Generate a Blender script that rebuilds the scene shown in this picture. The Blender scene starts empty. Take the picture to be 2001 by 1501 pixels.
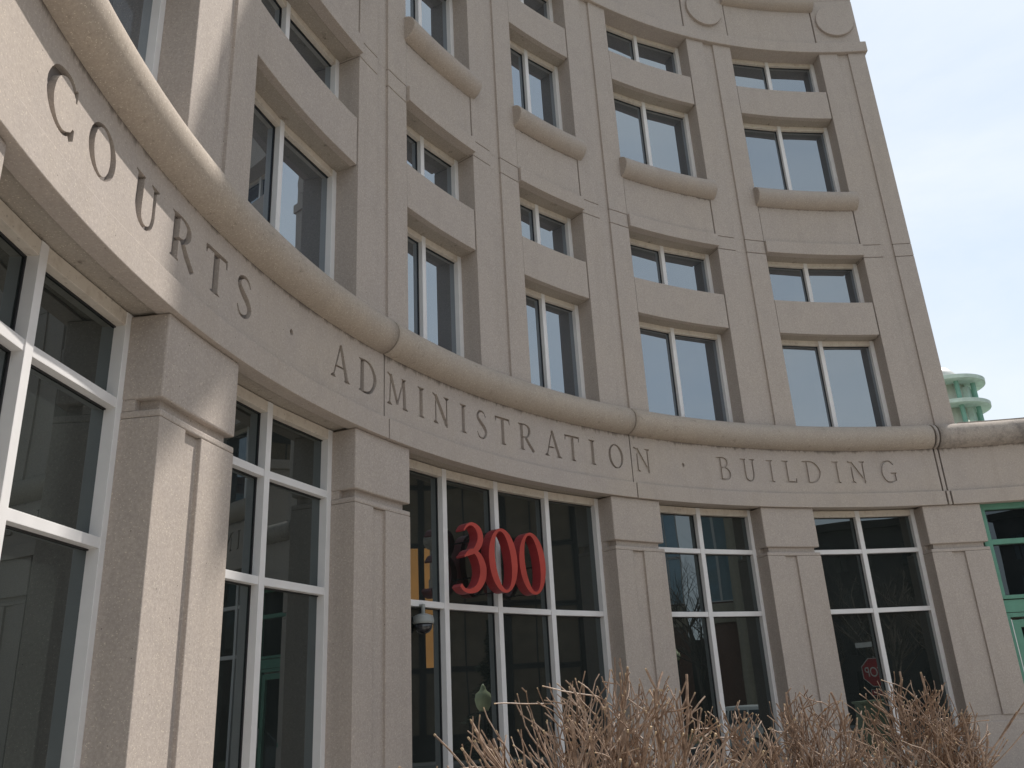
import bpy, bmesh, math, random
from mathutils import Vector, Matrix
from mathutils.geometry import delaunay_2d_cdt
random.seed(7)
S = 0.9            # metres per layout unit; the court's curve has a radius of ten units
EYE = 1.6          # camera height above the plaza
scene = bpy.context.scene
col = scene.collection
rad = math.radians

def P(phi, r, z):
    a = rad(phi)
    return Vector((S*r*math.sin(a), S*r*math.cos(a), S*z + EYE))
def W(x, y, z):
    return Vector((S*x, S*y, S*z + EYE))

# ------------------------------------------------------------------ materials
def new_mat(name):
    m = bpy.data.materials.new(name); m.use_nodes = True
    nt = m.node_tree; nt.nodes.clear()
    return m, nt
class NB:
    def __init__(s, nt): s.nt = nt
    def n(s, t, **kw):
        x = s.nt.nodes.new(t)
        for k, v in kw.items():
            if k in x.inputs.keys() if isinstance(k, str) else False: x.inputs[k].default_value = v
            else: setattr(x, k, v)
        return x
    def l(s, a, b): s.nt.links.new(a, b)
    def noise(s, vec, scale, detail=4, rough=.55, dist=0):
        x = s.nt.nodes.new('ShaderNodeTexNoise'); x.inputs['Scale'].default_value = scale
        x.inputs['Detail'].default_value = detail; x.inputs['Roughness'].default_value = rough
        x.inputs['Distortion'].default_value = dist
        s.l(vec, x.inputs['Vector']); return x.outputs['Fac']
    def vor(s, vec, scale):
        x = s.nt.nodes.new('ShaderNodeTexVoronoi'); x.inputs['Scale'].default_value = scale
        s.l(vec, x.inputs['Vector']); return x
    def ramp(s, fac, stops):
        x = s.nt.nodes.new('ShaderNodeValToRGB'); s.l(fac, x.inputs['Fac'])
        e = x.color_ramp.elements
        e[0].position, e[0].color = stops[0][0], (*stops[0][1], 1) if isinstance(stops[0][1], tuple) else (stops[0][1],)*3+(1,)
        e[1].position, e[1].color = stops[-1][0], (*stops[-1][1], 1) if isinstance(stops[-1][1], tuple) else (stops[-1][1],)*3+(1,)
        for p, c in stops[1:-1]:
            q = e.new(p); q.color = (*c, 1) if isinstance(c, tuple) else (c, c, c, 1)
        return x.outputs['Color']
    def mix(s, fac, a, b, mode='MIX'):
        x = s.nt.nodes.new('ShaderNodeMix'); x.data_type = 'RGBA'; x.blend_type = mode; x.clamp_factor = True
        if hasattr(fac, 'node'): s.l(fac, x.inputs[0])
        else: x.inputs[0].default_value = fac
        for i, v in ((6, a), (7, b)):
            if hasattr(v, 'node'): s.l(v, x.inputs[i])
            else: x.inputs[i].default_value = (*v, 1)
        return x.outputs[2]
    def math(s, op, a, b=0.0, c=None, clamp=False):
        x = s.nt.nodes.new('ShaderNodeMath'); x.operation = op; x.use_clamp = clamp
        for i, v in enumerate((a, b) if c is None else (a, b, c)):
            if hasattr(v, 'node'): s.l(v, x.inputs[i])
            else: x.inputs[i].default_value = v
        return x.outputs[0]
    def bsdf(s, color, rough=.8, bump=None, bstr=.3, bdist=.01, metal=0, spec=.3):
        b = s.nt.nodes.new('ShaderNodeBsdfPrincipled'); o = s.nt.nodes.new('ShaderNodeOutputMaterial')
        if hasattr(color, 'node'): s.l(color, b.inputs['Base Color'])
        else: b.inputs['Base Color'].default_value = (*color, 1)
        if hasattr(rough, 'node'): s.l(rough, b.inputs['Roughness'])
        else: b.inputs['Roughness'].default_value = rough
        b.inputs['Metallic'].default_value = metal
        b.inputs['Specular IOR Level'].default_value = spec
        if bump is not None:
            bp = s.nt.nodes.new('ShaderNodeBump'); bp.inputs['Strength'].default_value = bstr; bp.inputs['Distance'].default_value = bdist
            s.l(bump, bp.inputs['Height']); s.l(bp.outputs['Normal'], b.inputs['Normal'])
        s.l(b.outputs[0], o.inputs['Surface']); return b
    def pos(s):
        return s.nt.nodes.new('ShaderNodeNewGeometry').outputs['Position']
    def zco(s, vec):
        x = s.nt.nodes.new('ShaderNodeSeparateXYZ'); s.l(vec, x.inputs[0]); return x.outputs[2]
    def scalevec(s, vec, v):
        x = s.nt.nodes.new('ShaderNodeVectorMath'); x.operation = 'MULTIPLY'; s.l(vec, x.inputs[0]); x.inputs[1].default_value = v
        return x.outputs[0]

def concrete(name, base, warm, stain_z=None, blotch=1.0, fleck=1.0, pit=1.0, mildew=False, soot=None):
    m, nt = new_mat(name); b = NB(nt); p = b.pos()
    big = b.noise(p, .55, 5, .6); mid = b.noise(p, 3.2, 5, .62); fine = b.noise(p, 60, 3, .7)
    streak = b.noise(b.scalevec(p, (3.4, 3.4, .35)), 1.6, 4, .6)
    c = b.mix(b.ramp(big, [(.35, 0.0), (.68, 1.0)]), base, warm)
    k = tuple(x*.86 for x in base)
    c = b.mix(b.math('MULTIPLY', b.ramp(mid, [(.45, 0.0), (.75, 1.0)]), .55*blotch), c, k)
    c = b.mix(b.math('MULTIPLY', b.ramp(streak, [(.52, 0.0), (.72, 1.0)]), .38*blotch), c, tuple(x*.83 for x in warm))
    c = b.mix(b.math('MULTIPLY', b.ramp(fine, [(.35, 1.0), (.5, 0.0)]), .42*fleck), c, tuple(x*.76 for x in base))
    c = b.mix(b.math('MULTIPLY', b.ramp(fine, [(.56, 0.0), (.7, 1.0)]), .42*fleck), c, tuple(min(1, x*1.24) for x in base))
    gr0 = b.noise(p, 42, 2, .8)
    c = b.mix(b.math('MULTIPLY', b.ramp(gr0, [(.3, 1.0), (.5, 0.0)]), .42*fleck), c, tuple(x*.78 for x in base))
    c = b.mix(b.math('MULTIPLY', b.ramp(gr0, [(.54, 0.0), (.72, 1.0)]), .42*fleck), c, tuple(min(1, x*1.22) for x in base))
    v = b.vor(p, 95)      # pale aggregate grains
    sel = b.math('GREATER_THAN', b.noise(p, 70, 0), .62)
    gr = b.math('MULTIPLY', b.math('LESS_THAN', v.outputs['Distance'], .3), sel)
    c = b.mix(b.math('MULTIPLY', gr, .75*fleck), c, (.66, .58, .47))
    v2 = b.vor(p, 21)     # bug holes
    sel2 = b.math('GREATER_THAN', b.noise(p, 15.3, 0), .66)
    ph = b.math('MULTIPLY', b.math('LESS_THAN', v2.outputs['Distance'], .085), sel2)
    c = b.mix(b.math('MULTIPLY', ph, .8*pit), c, (.06, .05, .045))
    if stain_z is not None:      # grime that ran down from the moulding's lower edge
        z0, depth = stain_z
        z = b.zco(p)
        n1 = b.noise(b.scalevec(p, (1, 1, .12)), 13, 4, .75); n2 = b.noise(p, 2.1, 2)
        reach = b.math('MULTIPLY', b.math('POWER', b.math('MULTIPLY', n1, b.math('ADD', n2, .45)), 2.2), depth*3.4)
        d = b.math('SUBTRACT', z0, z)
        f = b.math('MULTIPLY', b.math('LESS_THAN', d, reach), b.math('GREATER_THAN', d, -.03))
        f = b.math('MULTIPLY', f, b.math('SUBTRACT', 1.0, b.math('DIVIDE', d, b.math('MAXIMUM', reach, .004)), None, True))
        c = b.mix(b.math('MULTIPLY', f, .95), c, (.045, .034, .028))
    if soot:
        n3 = b.noise(b.scalevec(p, (1, 1, 1.6)), 9, 6, .7)
        c = b.mix(b.math('MULTIPLY', b.ramp(n3, [(.60, 0.0), (.74, 1.0)]), soot), c, (.07, .052, .04))
    if mildew:
        n4 = b.noise(p, 1.3, 6, .7); n5 = b.noise(p, 7, 5, .8)
        xx = nt.nodes.new('ShaderNodeSeparateXYZ'); b.l(p, xx.inputs[0])
        q = b.math('ADD', b.math('MULTIPLY', n4, .75), b.math('MULTIPLY', n5, .45))
        c = b.mix(b.math('MULTIPLY', b.ramp(q, [(.58, 0.0), (.74, 1.0)]), .6), c, (.075, .068, .07))
    h = b.math('ADD', b.math('MULTIPLY', fine, .6), b.math('MULTIPLY', mid, .9))
    h = b.math('SUBTRACT', h, b.math('MULTIPLY', ph, 1.2))
    b.bsdf(c, .88, h, .35, .006, spec=.2)
    return m

M = {}
M['concrete'] = concrete('precast_concrete', (.410, .358, .324), (.420, .362, .315), fleck=1.1)
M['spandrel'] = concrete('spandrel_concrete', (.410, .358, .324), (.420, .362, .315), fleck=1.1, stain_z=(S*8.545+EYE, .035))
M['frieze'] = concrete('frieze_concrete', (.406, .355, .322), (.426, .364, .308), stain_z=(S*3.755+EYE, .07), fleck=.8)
M['moulding'] = concrete('moulding_concrete', (.385, .332, .285), (.41, .345, .282), blotch=1.2, fleck=1.1, soot=.5)
M['moulding_old'] = concrete('moulding_weathered', (.37, .325, .29), (.37, .32, .275), blotch=1.3, mildew=True)
M['sill'] = concrete('sill_concrete', (.385, .335, .298), (.40, .34, .29), blotch=1.2)
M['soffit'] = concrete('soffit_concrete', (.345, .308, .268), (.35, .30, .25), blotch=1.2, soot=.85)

def simple(name, c, rough=.5, metal=0, var=.12, vs=6, spec=.4, bump=0):
    m, nt = new_mat(name); b = NB(nt); p = b.pos()
    n = b.noise(p, vs, 5, .6)
    cc = b.mix(b.ramp(n, [(.3, 0.0), (.7, 1.0)]), tuple(x*(1-var) for x in c), tuple(min(1, x*(1+var)) for x in c))
    b.bsdf(cc, rough, b.noise(p, vs*9, 3) if bump else None, bump, .004, metal, spec)
    return m
def frame_mat(name, c, rust=0.0, top=None):
    m, nt = new_mat(name); b = NB(nt); p = b.pos()
    n = b.noise(p, 5, 5, .6)
    cc = b.mix(b.ramp(n, [(.3, 0.0), (.7, 1.0)]), tuple(x*.92 for x in c), c)
    if rust:
        s = b.noise(b.scalevec(p, (1, 1, .8)), 11, 6, .75)
        cc = b.mix(b.math('MULTIPLY', b.ramp(s, [(.5, 0.0), (.78, 1.0)]), rust), cc, (.20, .10, .045))
        s2 = b.noise(p, 30, 3, .7)
        cc = b.mix(b.math('MULTIPLY', b.ramp(s2, [(.62, 0.0), (.7, 1.0)]), rust*.9), cc, (.09, .05, .03))
    b.bsdf(cc, .42, None, spec=.45)
    return m
M['frame'] = frame_mat('window_frame_paint', (.72, .70, .69))
M['head'] = frame_mat('window_head_stained', (.64, .575, .50), .42)
M['green'] = simple('green_paint', (.105, .255, .185), .5)
M['greenpale'] = simple('pale_green_paint', (.54, .68, .61), .6)
M['beacon_post'] = simple('beacon_post_green', (.20, .40, .32), .5)
M['beacon_core'] = simple('beacon_drum', (.62, .66, .57), .6)
M['red'] = simple('red_enamel', (.40, .056, .042), .42, var=.10, vs=4)
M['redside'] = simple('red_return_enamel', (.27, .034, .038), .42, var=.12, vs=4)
M['gasket'] = simple('black_gasket', (.02, .02, .022), .6)
M['backing'] = simple('joint_sealant', (.19, .165, .15), .9)
M['dome'] = simple('smoked_dome', (.03, .03, .035), .12, spec=.8)
M['whiteplastic'] = simple('white_plastic', (.6, .6, .58), .4)
M['camgrey'] = simple('camera_housing_grey', (.26, .27, .26), .4)

def glass_mat(name, dark, tint, f0, wav=.02, wscale=1.1):
    m, nt = new_mat(name); b = NB(nt); p = b.pos()
    bp = nt.nodes.new('ShaderNodeBump'); bp.inputs['Strength'].default_value = 1.0; bp.inputs['Distance'].default_value = wav
    b.l(b.noise(p, wscale, 1, .4), bp.inputs['Height'])
    g = nt.nodes.new('ShaderNodeBsdfGlossy'); g.inputs['Roughness'].default_value = .0; g.inputs['Color'].default_value = (*tint, 1)
    d = nt.nodes.new('ShaderNodeBsdfDiffuse')
    dust = b.mix(b.math('MULTIPLY', b.ramp(b.noise(p, 2.6, 6, .65), [(.45, 0.0), (.8, 1.0)]), .25), dark, tuple(x*2.2+.012 for x in dark))
    b.l(dust, d.inputs['Color'])
    lw = nt.nodes.new('ShaderNodeFresnel'); lw.inputs['IOR'].default_value = 1.5
    b.l(bp.outputs['Normal'], g.inputs['Normal']); 
    fac = b.math('ADD', b.math('MULTIPLY', lw.outputs[0], 1.0), f0, None, True)
    mx = nt.nodes.new('ShaderNodeMixShader'); b.l(fac, mx.inputs[0]); b.l(d.outputs[0], mx.inputs[1]); b.l(g.outputs[0], mx.inputs[2])
    o = nt.nodes.new('ShaderNodeOutputMaterial'); b.l(mx.outputs[0], o.inputs['Surface'])
    return m
M['glass_up'] = glass_mat('upper_window_glass', (.034, .044, .060), (.74, .80, .83), .30, .0009, .8)
M['glass_low'] = glass_mat('lobby_glass', (.016, .019, .018), (.74, .83, .86), .11, .0016, .9)
M['glass_door'] = glass_mat('door_glass', (.008, .010, .011), (.8, .9, .95), .03, .001, .9)

# ------------------------------------------------------------------ mesh helpers
def link(name, me, mats, parent=None, bevel=0, smooth=False):
    o = bpy.data.objects.new(name, me); col.objects.link(o)
    for m in (mats if isinstance(mats, (list, tuple)) else [mats]): me.materials.append(m)
    if parent is not None: o.parent = parent
    if bevel:
        md = o.modifiers.new('bevel', 'BEVEL'); md.width = bevel; md.segments = 2; md.limit_method = 'ANGLE'; md.angle_limit = rad(42)
        md.harden_normals = False
    if smooth:
        for f in me.polygons: f.use_smooth = True
    return o
def mesh_from(name, verts, faces, midx=None):
    me = bpy.data.meshes.new(name); me.from_pydata([tuple(v) for v in verts], [], faces)
    if midx: me.polygons.foreach_set('material_index', midx)
    me.update(); return me
class Geo:
    def __init__(s): s.v = []; s.f = []; s.m = []
    def add(s, vs, fs, m=0):
        k = len(s.v); s.v += [tuple(v) for v in vs]; s.f += [tuple(i+k for i in f) for f in fs]; s.m += [m]*len(fs)
    def build(s, name, mats, parent=None, bevel=0, smooth=False, merge=False, recalc=True):
        me = mesh_from(name, s.v, s.f, s.m)
        if merge or recalc:
            bm = bmesh.new(); bm.from_mesh(me)
            if merge: bmesh.ops.remove_doubles(bm, verts=bm.verts, dist=1e-5)
            bmesh.ops.recalc_face_normals(bm, faces=bm.faces); bm.to_mesh(me); bm.free()
        return link(name, me, mats, parent, bevel, smooth)
    # prism over a polar outline [(phi, r)...] between two heights
    def prism(s, prof, z0, z1, m=0):
        n = len(prof)
        vs = [P(a, r, z0) for a, r in prof] + [P(a, r, z1) for a, r in prof]
        fs = [(i, (i+1) % n, n+(i+1) % n, n+i) for i in range(n)]
        s.add(vs, fs, m)
        k = len(s.v)-2*n
        s.f += [tuple(k+i for i in range(n)), tuple(k+n+i for i in reversed(range(n)))]; s.m += [m, m]
    def block(s, a0, a1, r0, r1, z0, z1, step=1.0, m=0):
        # r0 inner (towards the court), r1 outer; quads in grid form so curved faces stay clean
        n = max(1, int(math.ceil((a1-a0)/step)))
        A = [a0+(a1-a0)*i/n for i in range(n+1)]
        vs = []
        for a in A: vs += [P(a, r0, z0), P(a, r1, z0), P(a, r1, z1), P(a, r0, z1)]
        fs = []
        for i in range(n):
            k = 4*i
            for j in range(4): fs.append((k+j, k+(j+1) % 4, k+4+(j+1) % 4, k+4+j))
        fs += [(0, 3, 2, 1), (4*n, 4*n+1, 4*n+2, 4*n+3)]
        s.add(vs, fs, m)
    def box(s, c, ax, ay, az, m=0):     # centre and three half-axis vectors
        c = Vector(c); vs = []
        for sx, sy, sz in ((-1,-1,-1),(1,-1,-1),(1,1,-1),(-1,1,-1),(-1,-1,1),(1,-1,1),(1,1,1),(-1,1,1)):
            vs.append(c+ax*sx+ay*sy+az*sz)
        s.add(vs, [(0,3,2,1),(4,5,6,7),(0,1,5,4),(1,2,6,5),(2,3,7,6),(3,0,4,7)], m)
    def tube(s, pts, rads, n=5, m=0, cap=True):
        rings = []
        for i, p in enumerate(pts):
            p = Vector(p); d = (Vector(pts[min(i+1, len(pts)-1)])-Vector(pts[max(i-1, 0)])).normalized()
            up = Vector((0,0,1)) if abs(d.z) < .9 else Vector((1,0,0))
            u = d.cross(up).normalized(); w = d.cross(u)
            rings.append([p+(u*math.cos(t)+w*math.sin(t))*rads[i] for t in [2*math.pi*k/n for k in range(n)]])
        vs = [v for r in rings for v in r]; fs = []
        for i in range(len(pts)-1):
            for k in range(n): fs.append((i*n+k, i*n+(k+1) % n, (i+1)*n+(k+1) % n, (i+1)*n+k))
        if cap: fs += [tuple(reversed(range(n))), tuple((len(pts)-1)*n+k for k in range(n))]
        s.add(vs, fs, m)
    def lathe(s, c, prof, n=40, m=0):    # prof [(radius, z)] in metres about a vertical axis through c
        c = Vector(c); vs = []
        for r, z in prof:
            for k in range(n):
                t = 2*math.pi*k/n; vs.append(c+Vector((r*math.cos(t), r*math.sin(t), z)))
        fs = []
        for i in range(len(prof)-1):
            for k in range(n): fs.append((i*n+k, i*n+(k+1) % n, (i+1)*n+(k+1) % n, (i+1)*n+k))
        fs += [tuple(reversed(range(n))), tuple((len(prof)-1)*n+k for k in range(n))]
        s.add(vs, fs, m)

def empty(name, loc=(0,0,0), label=None, cat=None, group=None):
    o = bpy.data.objects.new(name, None); col.objects.link(o); o.location = loc; o.empty_display_size = .3
    if label: o['label'] = label
    if cat: o['category'] = cat
    if group: o['group'] = group
    return o
def keep(o, parent):     # parent to an empty that is not at the origin, keeping world-space vertices
    o.parent = parent; o.matrix_parent_inverse = Matrix.Translation(parent.location).inverted()
    return o
def tag(o, label, cat, group=None, kind=None):
    if label: o['label'] = label
    if cat: o['category'] = cat
    if group: o['group'] = group
    if kind: o['kind'] = kind
    return o

# ------------------------------------------------------------------ layout (angles in degrees, other numbers in layout units)
R_BAND, R_FR, R_COL, R_UP, R_GL, R_GU = 10.0, 10.045, 10.05, 10.03, 10.44, 10.41
Z_SOF, Z_BAND, Z_FR, Z_TOR, Z_PIER = 2.76, 2.985, 3.745, 3.95, 4.16
GR = [22.8, 39.86, 56.95, 71.15, 85.05, 101.9, 118.95, 133.0]          # grooves, one per pier
COLS = [(19.8, 25.32, 22.8), (36.63, 42.52, 39.86), (53.77, 59.39, 56.87), (81.92, 87.41, 85.07), (98.77, 104.47, 101.89), (115.83, 121.48, 119.02)]
COURT = P(75, 10.3, 0); COURT.z = 0
bld = empty('courthouse_building', (COURT.x, COURT.y, 0),
            'curved beige concrete courthouse with carved lettering and tiers of recessed windows', 'building')
def part(geo, name, mats, parent=bld, **kw):
    o = geo.build(name, mats, None, **kw); o.parent = parent
    if parent is bld: o.matrix_parent_inverse = Matrix.Translation(bld.location).inverted()
    return o

# ------------------------------------------------------------------ polygons from strokes (letters, digits)
BW = 1.0        # stroke weight
def vstroke(pts, ws):
    ws = [w_*BW for w_ in ws]
    L, Rr = [], []
    for i, p in enumerate(pts):
        a = pts[max(i-1, 0)]; c = pts[min(i+1, len(pts)-1)]
        dx, dy = c[0]-a[0], c[1]-a[1]; d = math.hypot(dx, dy) or 1
        nx, ny = -dy/d*ws[i]/2, dx/d*ws[i]/2
        L.append((p[0]+nx, p[1]+ny)); Rr.append((p[0]-nx, p[1]-ny))
    return L, Rr
def stroke(pts, ws):
    L, Rr = vstroke(pts, ws)
    quads = [[L[i], L[i+1], Rr[i+1], Rr[i]] for i in range(len(pts)-1)]
    return dict(out=[L+Rr[::-1]], q=quads)
def ring(outer, inner):
    n = len(outer)
    return dict(out=[outer, inner], q=[[outer[i], outer[(i+1) % n], inner[(i+1) % n], inner[i]] for i in range(n)])
def spline(ctrl, ws, n=7):
    P0, W0 = [], []
    m = len(ctrl)
    for i in range(m-1):
        p = [ctrl[max(i-1, 0)], ctrl[i], ctrl[i+1], ctrl[min(i+2, m-1)]]
        for k in range(n):
            t = k/n
            f = lambda a, b, c, d: .5*((2*b)+(-a+c)*t+(2*a-5*b+4*c-d)*t*t+(-a+3*b-3*c+d)*t**3)
            P0.append((f(*[q[0] for q in p]), f(*[q[1] for q in p]))); W0.append(ws[i]*(1-t)+ws[i+1]*t)
    P0.append(ctrl[-1]); W0.append(ws[-1])
    return stroke(P0, W0)
TK, TN = .155, .070
def st(x0, y0, x1, y1, w0=TK, w1=None): return stroke([(x0, y0), (x1, y1)], [w0, w1 or w0])
def serif(x, y, l=.14, r=.14, up=True):
    d = -1 if up else 1         # wedge towards the stem
    h = .045
    return dict(out=[[(x-l, y), (x+r, y), (x+r, y+d*h*.7), (x+.03, y+d*h*2.3), (x-.03, y+d*h*2.3), (x-l, y+d*h*.7)]],
                q=[[(x-l, y), (x, y), (x, y+d*h*2.3), (x-.03, y+d*h*2.3), (x-l, y+d*h*.7)], [(x, y), (x+r, y), (x+r, y+d*h*.7), (x+.03, y+d*h*2.3), (x, y+d*h*2.3)]])
def ell(cx, cy, rx, ry, n=26, rot=0):
    o = []
    for k in range(n):
        t = 2*math.pi*k/n; x, y = rx*math.cos(t), ry*math.sin(t)
        o.append((cx+x*math.cos(rot)-y*math.sin(rot), cy+x*math.sin(rot)+y*math.cos(rot)))
    return o
def arc(cx, cy, rx, ry, a0, a1, w0, w1, wm, n=12):
    pts, ws = [], []
    for k in range(n+1):
        t = a0+(a1-a0)*k/n; pts.append((cx+rx*math.cos(rad(t)), cy+ry*math.sin(rad(t))))
        s_ = math.sin(math.pi*k/n); ws.append((w0*(1-k/n)+w1*k/n)*(1-s_)+wm*s_)
    return stroke(pts, ws)
def make_glyphs():
  return {
 'I': (.40, [st(.2, 0, .2, 1), serif(.2, 1, .17, .17), serif(.2, 0, .17, .17, False)]),
 'L': (.70, [st(.2, 0, .2, 1), serif(.2, 1, .17, .17), serif(.2, 0, .17, .10, False), st(.15, .03, .66, .03, .06), stroke([(.66, .0), (.70, .20)], [.07, .03])]),
 'T': (.80, [st(.4, 0, .4, .98), serif(.4, 0, .17, .17, False), st(.06, .965, .74, .965, .07), stroke([(.04, 1.0), (.02, .80)], [.07, .03]), stroke([(.76, 1.0), (.78, .78)], [.07, .03])]),
 'U': (.84, [spline([(.2, 1), (.2, .6), (.2, .32), (.27, .1), (.44, .01), (.61, .09), (.68, .32), (.68, .6), (.68, 1)], [TK, TK, TK, .11, .07, .06, TN, TN, TN], 4), serif(.2, 1, .17, .14), serif(.68, 1, .13, .13)]),
 'C': (.78, [spline([(.76, .80), (.62, .96), (.44, .985), (.22, .86), (.10, .56), (.15, .25), (.34, .04), (.56, .0), (.76, .14)], [.045, .075, .07, .12, .155, .13, .08, .06, .03], 4), stroke([(.76, .95), (.775, .72)], [.05, .03]), stroke([(.68, .02), (.77, .08), (.80, .24)], [.10, .09, .03])]),
 'G': (.86, [spline([(.76, .82), (.62, .97), (.44, .985), (.22, .86), (.10, .54), (.15, .25), (.34, .03), (.56, .01), (.74, .1)], [.045, .07, .07, .11, .145, .12, .08, .06, .06], 4), st(.74, .06, .74, .42, .12), serif(.74, .45, .18, .12)]),
 'O': (.90, [ring(ell(.45, .5, .41, .505), ell(.45, .5, .41-.12*BW, .505-.05*BW, rot=.10))]),
 'S': (.60, [spline([(.52, .80), (.42, .95), (.26, .98), (.12, .88), (.11, .72), (.26, .56), (.42, .43), (.52, .27), (.46, .09), (.30, .01), (.15, .05), (.06, .22)], [.03, .05, .06, .08, .11, .14, .14, .12, .08, .06, .05, .03], 4)]),
 'A': (.96, [st(.13, 0, .46, 1.02, .06), st(.46, 1.02, .80, 0, .11, .14), st(.25, .36, .68, .36, .05), serif(.13, 0, .12, .12, False), serif(.80, 0, .14, .14, False)]),
 'D': (.98, [st(.2, 0, .2, 1), serif(.2, 1, .17, .1), serif(.2, 0, .17, .1, False), spline([(.15, .975), (.42, .98), (.68, .86), (.85, .52), (.70, .16), (.44, .02), (.15, .025)], [.05, .06, .10, .145, .10, .06, .05], 5)]),
 'B': (.78, [st(.2, 0, .2, 1), serif(.2, 1, .17, .1), serif(.2, 0, .17, .1, False), spline([(.15, .975), (.38, .985), (.56, .90), (.58, .72), (.45, .56), (.2, .53)], [.05, .05, .09, .11, .06, .045], 4), spline([(.2, .535), (.48, .54), (.66, .40), (.66, .18), (.5, .03), (.15, .025)], [.045, .05, .10, .13, .07, .05], 4)]),
 'R': (.88, [st(.2, 0, .2, 1), serif(.2, 1, .17, .1), serif(.2, 0, .15, .15, False), spline([(.15, .975), (.40, .985), (.60, .90), (.63, .72), (.5, .53), (.2, .48)], [.05, .05, .10, .125, .07, .045], 4), stroke([(.42, .50), (.60, .25), (.84, .0)], [.11, .13, .12])]),
 'N': (.92, [st(.16, 0, .16, .95, .062), serif(.16, 0, .13, .13, False), stroke([(.0, 1.0), (.16, .93)], [.05, .08]), st(.16, .97, .74, .03, .135), st(.74, -.03, .74, 1, .062), serif(.74, 1, .15, .13)]),
 'M': (1.14, [st(.15, 0, .21, .95, .06), serif(.15, 0, .13, .13, False), stroke([(.04, 1.0), (.2, .93)], [.05, .08]), st(.20, .98, .56, .10, .13, .11), st(.56, .10, .86, .98, .062), st(.87, .98, .93, 0, .135), serif(.87, 1, .1, .13), serif(.93, 0, .17, .17, False)]),
 '.': (.16, [dict(out=[ell(.08, .5, .075, .085, 12)], q=[ell(.08, .5, .075, .085, 12)])]),
}
BW = 1.16; GL = make_glyphs(); BW = 1.38; GL_BOLD = make_glyphs(); BW = 1.0
def inside(p, poly):
    x, y = p; r = False; n = len(poly)
    for i in range(n):
        x0, y0 = poly[i]; x1, y1 = poly[(i+1) % n]
        if (y0 > y) != (y1 > y) and x < (x1-x0)*(y-y0)/(y1-y0)+x0: r = not r
    return r
def carve(shapes, rect, gridx):
    """triangulate a rectangle (or None) with stroke shapes; returns verts, tris, flags (inside a stroke)."""
    vs, es = [], []
    def loop(pts, closed=True):
        k = len(vs); vs.extend(Vector(p) for p in pts); n = len(pts)
        es.extend((k+i, k+(i+1) % n) for i in range(n if closed else n-1))
    if rect:
        x0, x1, y0, y1 = rect
        loop([(x0, y0), (x1, y0), (x1, y1), (x0, y1)])
        for g in gridx: loop([(g, y0), (g, y1)], False)
    for sh in shapes:
        for o in sh['out']: loop(o)
    ov, oe, of = delaunay_2d_cdt(vs, es, [], 0, 1e-6)[:3]
    boxes = []
    for sh in shapes:
        for q in sh['q']:
            xs = [a[0] for a in q]; ys = [a[1] for a in q]; boxes.append((min(xs), max(xs), min(ys), max(ys), q))
    flags = []; tris = []
    for t in of:
        c = ((ov[t[0]].x+ov[t[1]].x+ov[t[2]].x)/3, (ov[t[0]].y+ov[t[1]].y+ov[t[2]].y)/3)
        a = abs((ov[t[1]]-ov[t[0]]).cross(ov[t[2]]-ov[t[0]]))
        if a < 1e-12: continue
        fl = any(b[0] <= c[0] <= b[1] and b[2] <= c[1] <= b[3] and inside(c, b[4]) for b in boxes)
        tris.append(tuple(t)); flags.append(fl)
    return ov, tris, flags
def boundary(tris, flags, want=True):
    cnt = {}
    for t, f in zip(tris, flags):
        if f != want: continue
        for i in range(3):
            e = (t[i], t[(i+1) % 3]); k = tuple(sorted(e))
            cnt.setdefault(k, []).append(e)
    return [v[0] for v in cnt.values() if len(v) == 1]

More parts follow.
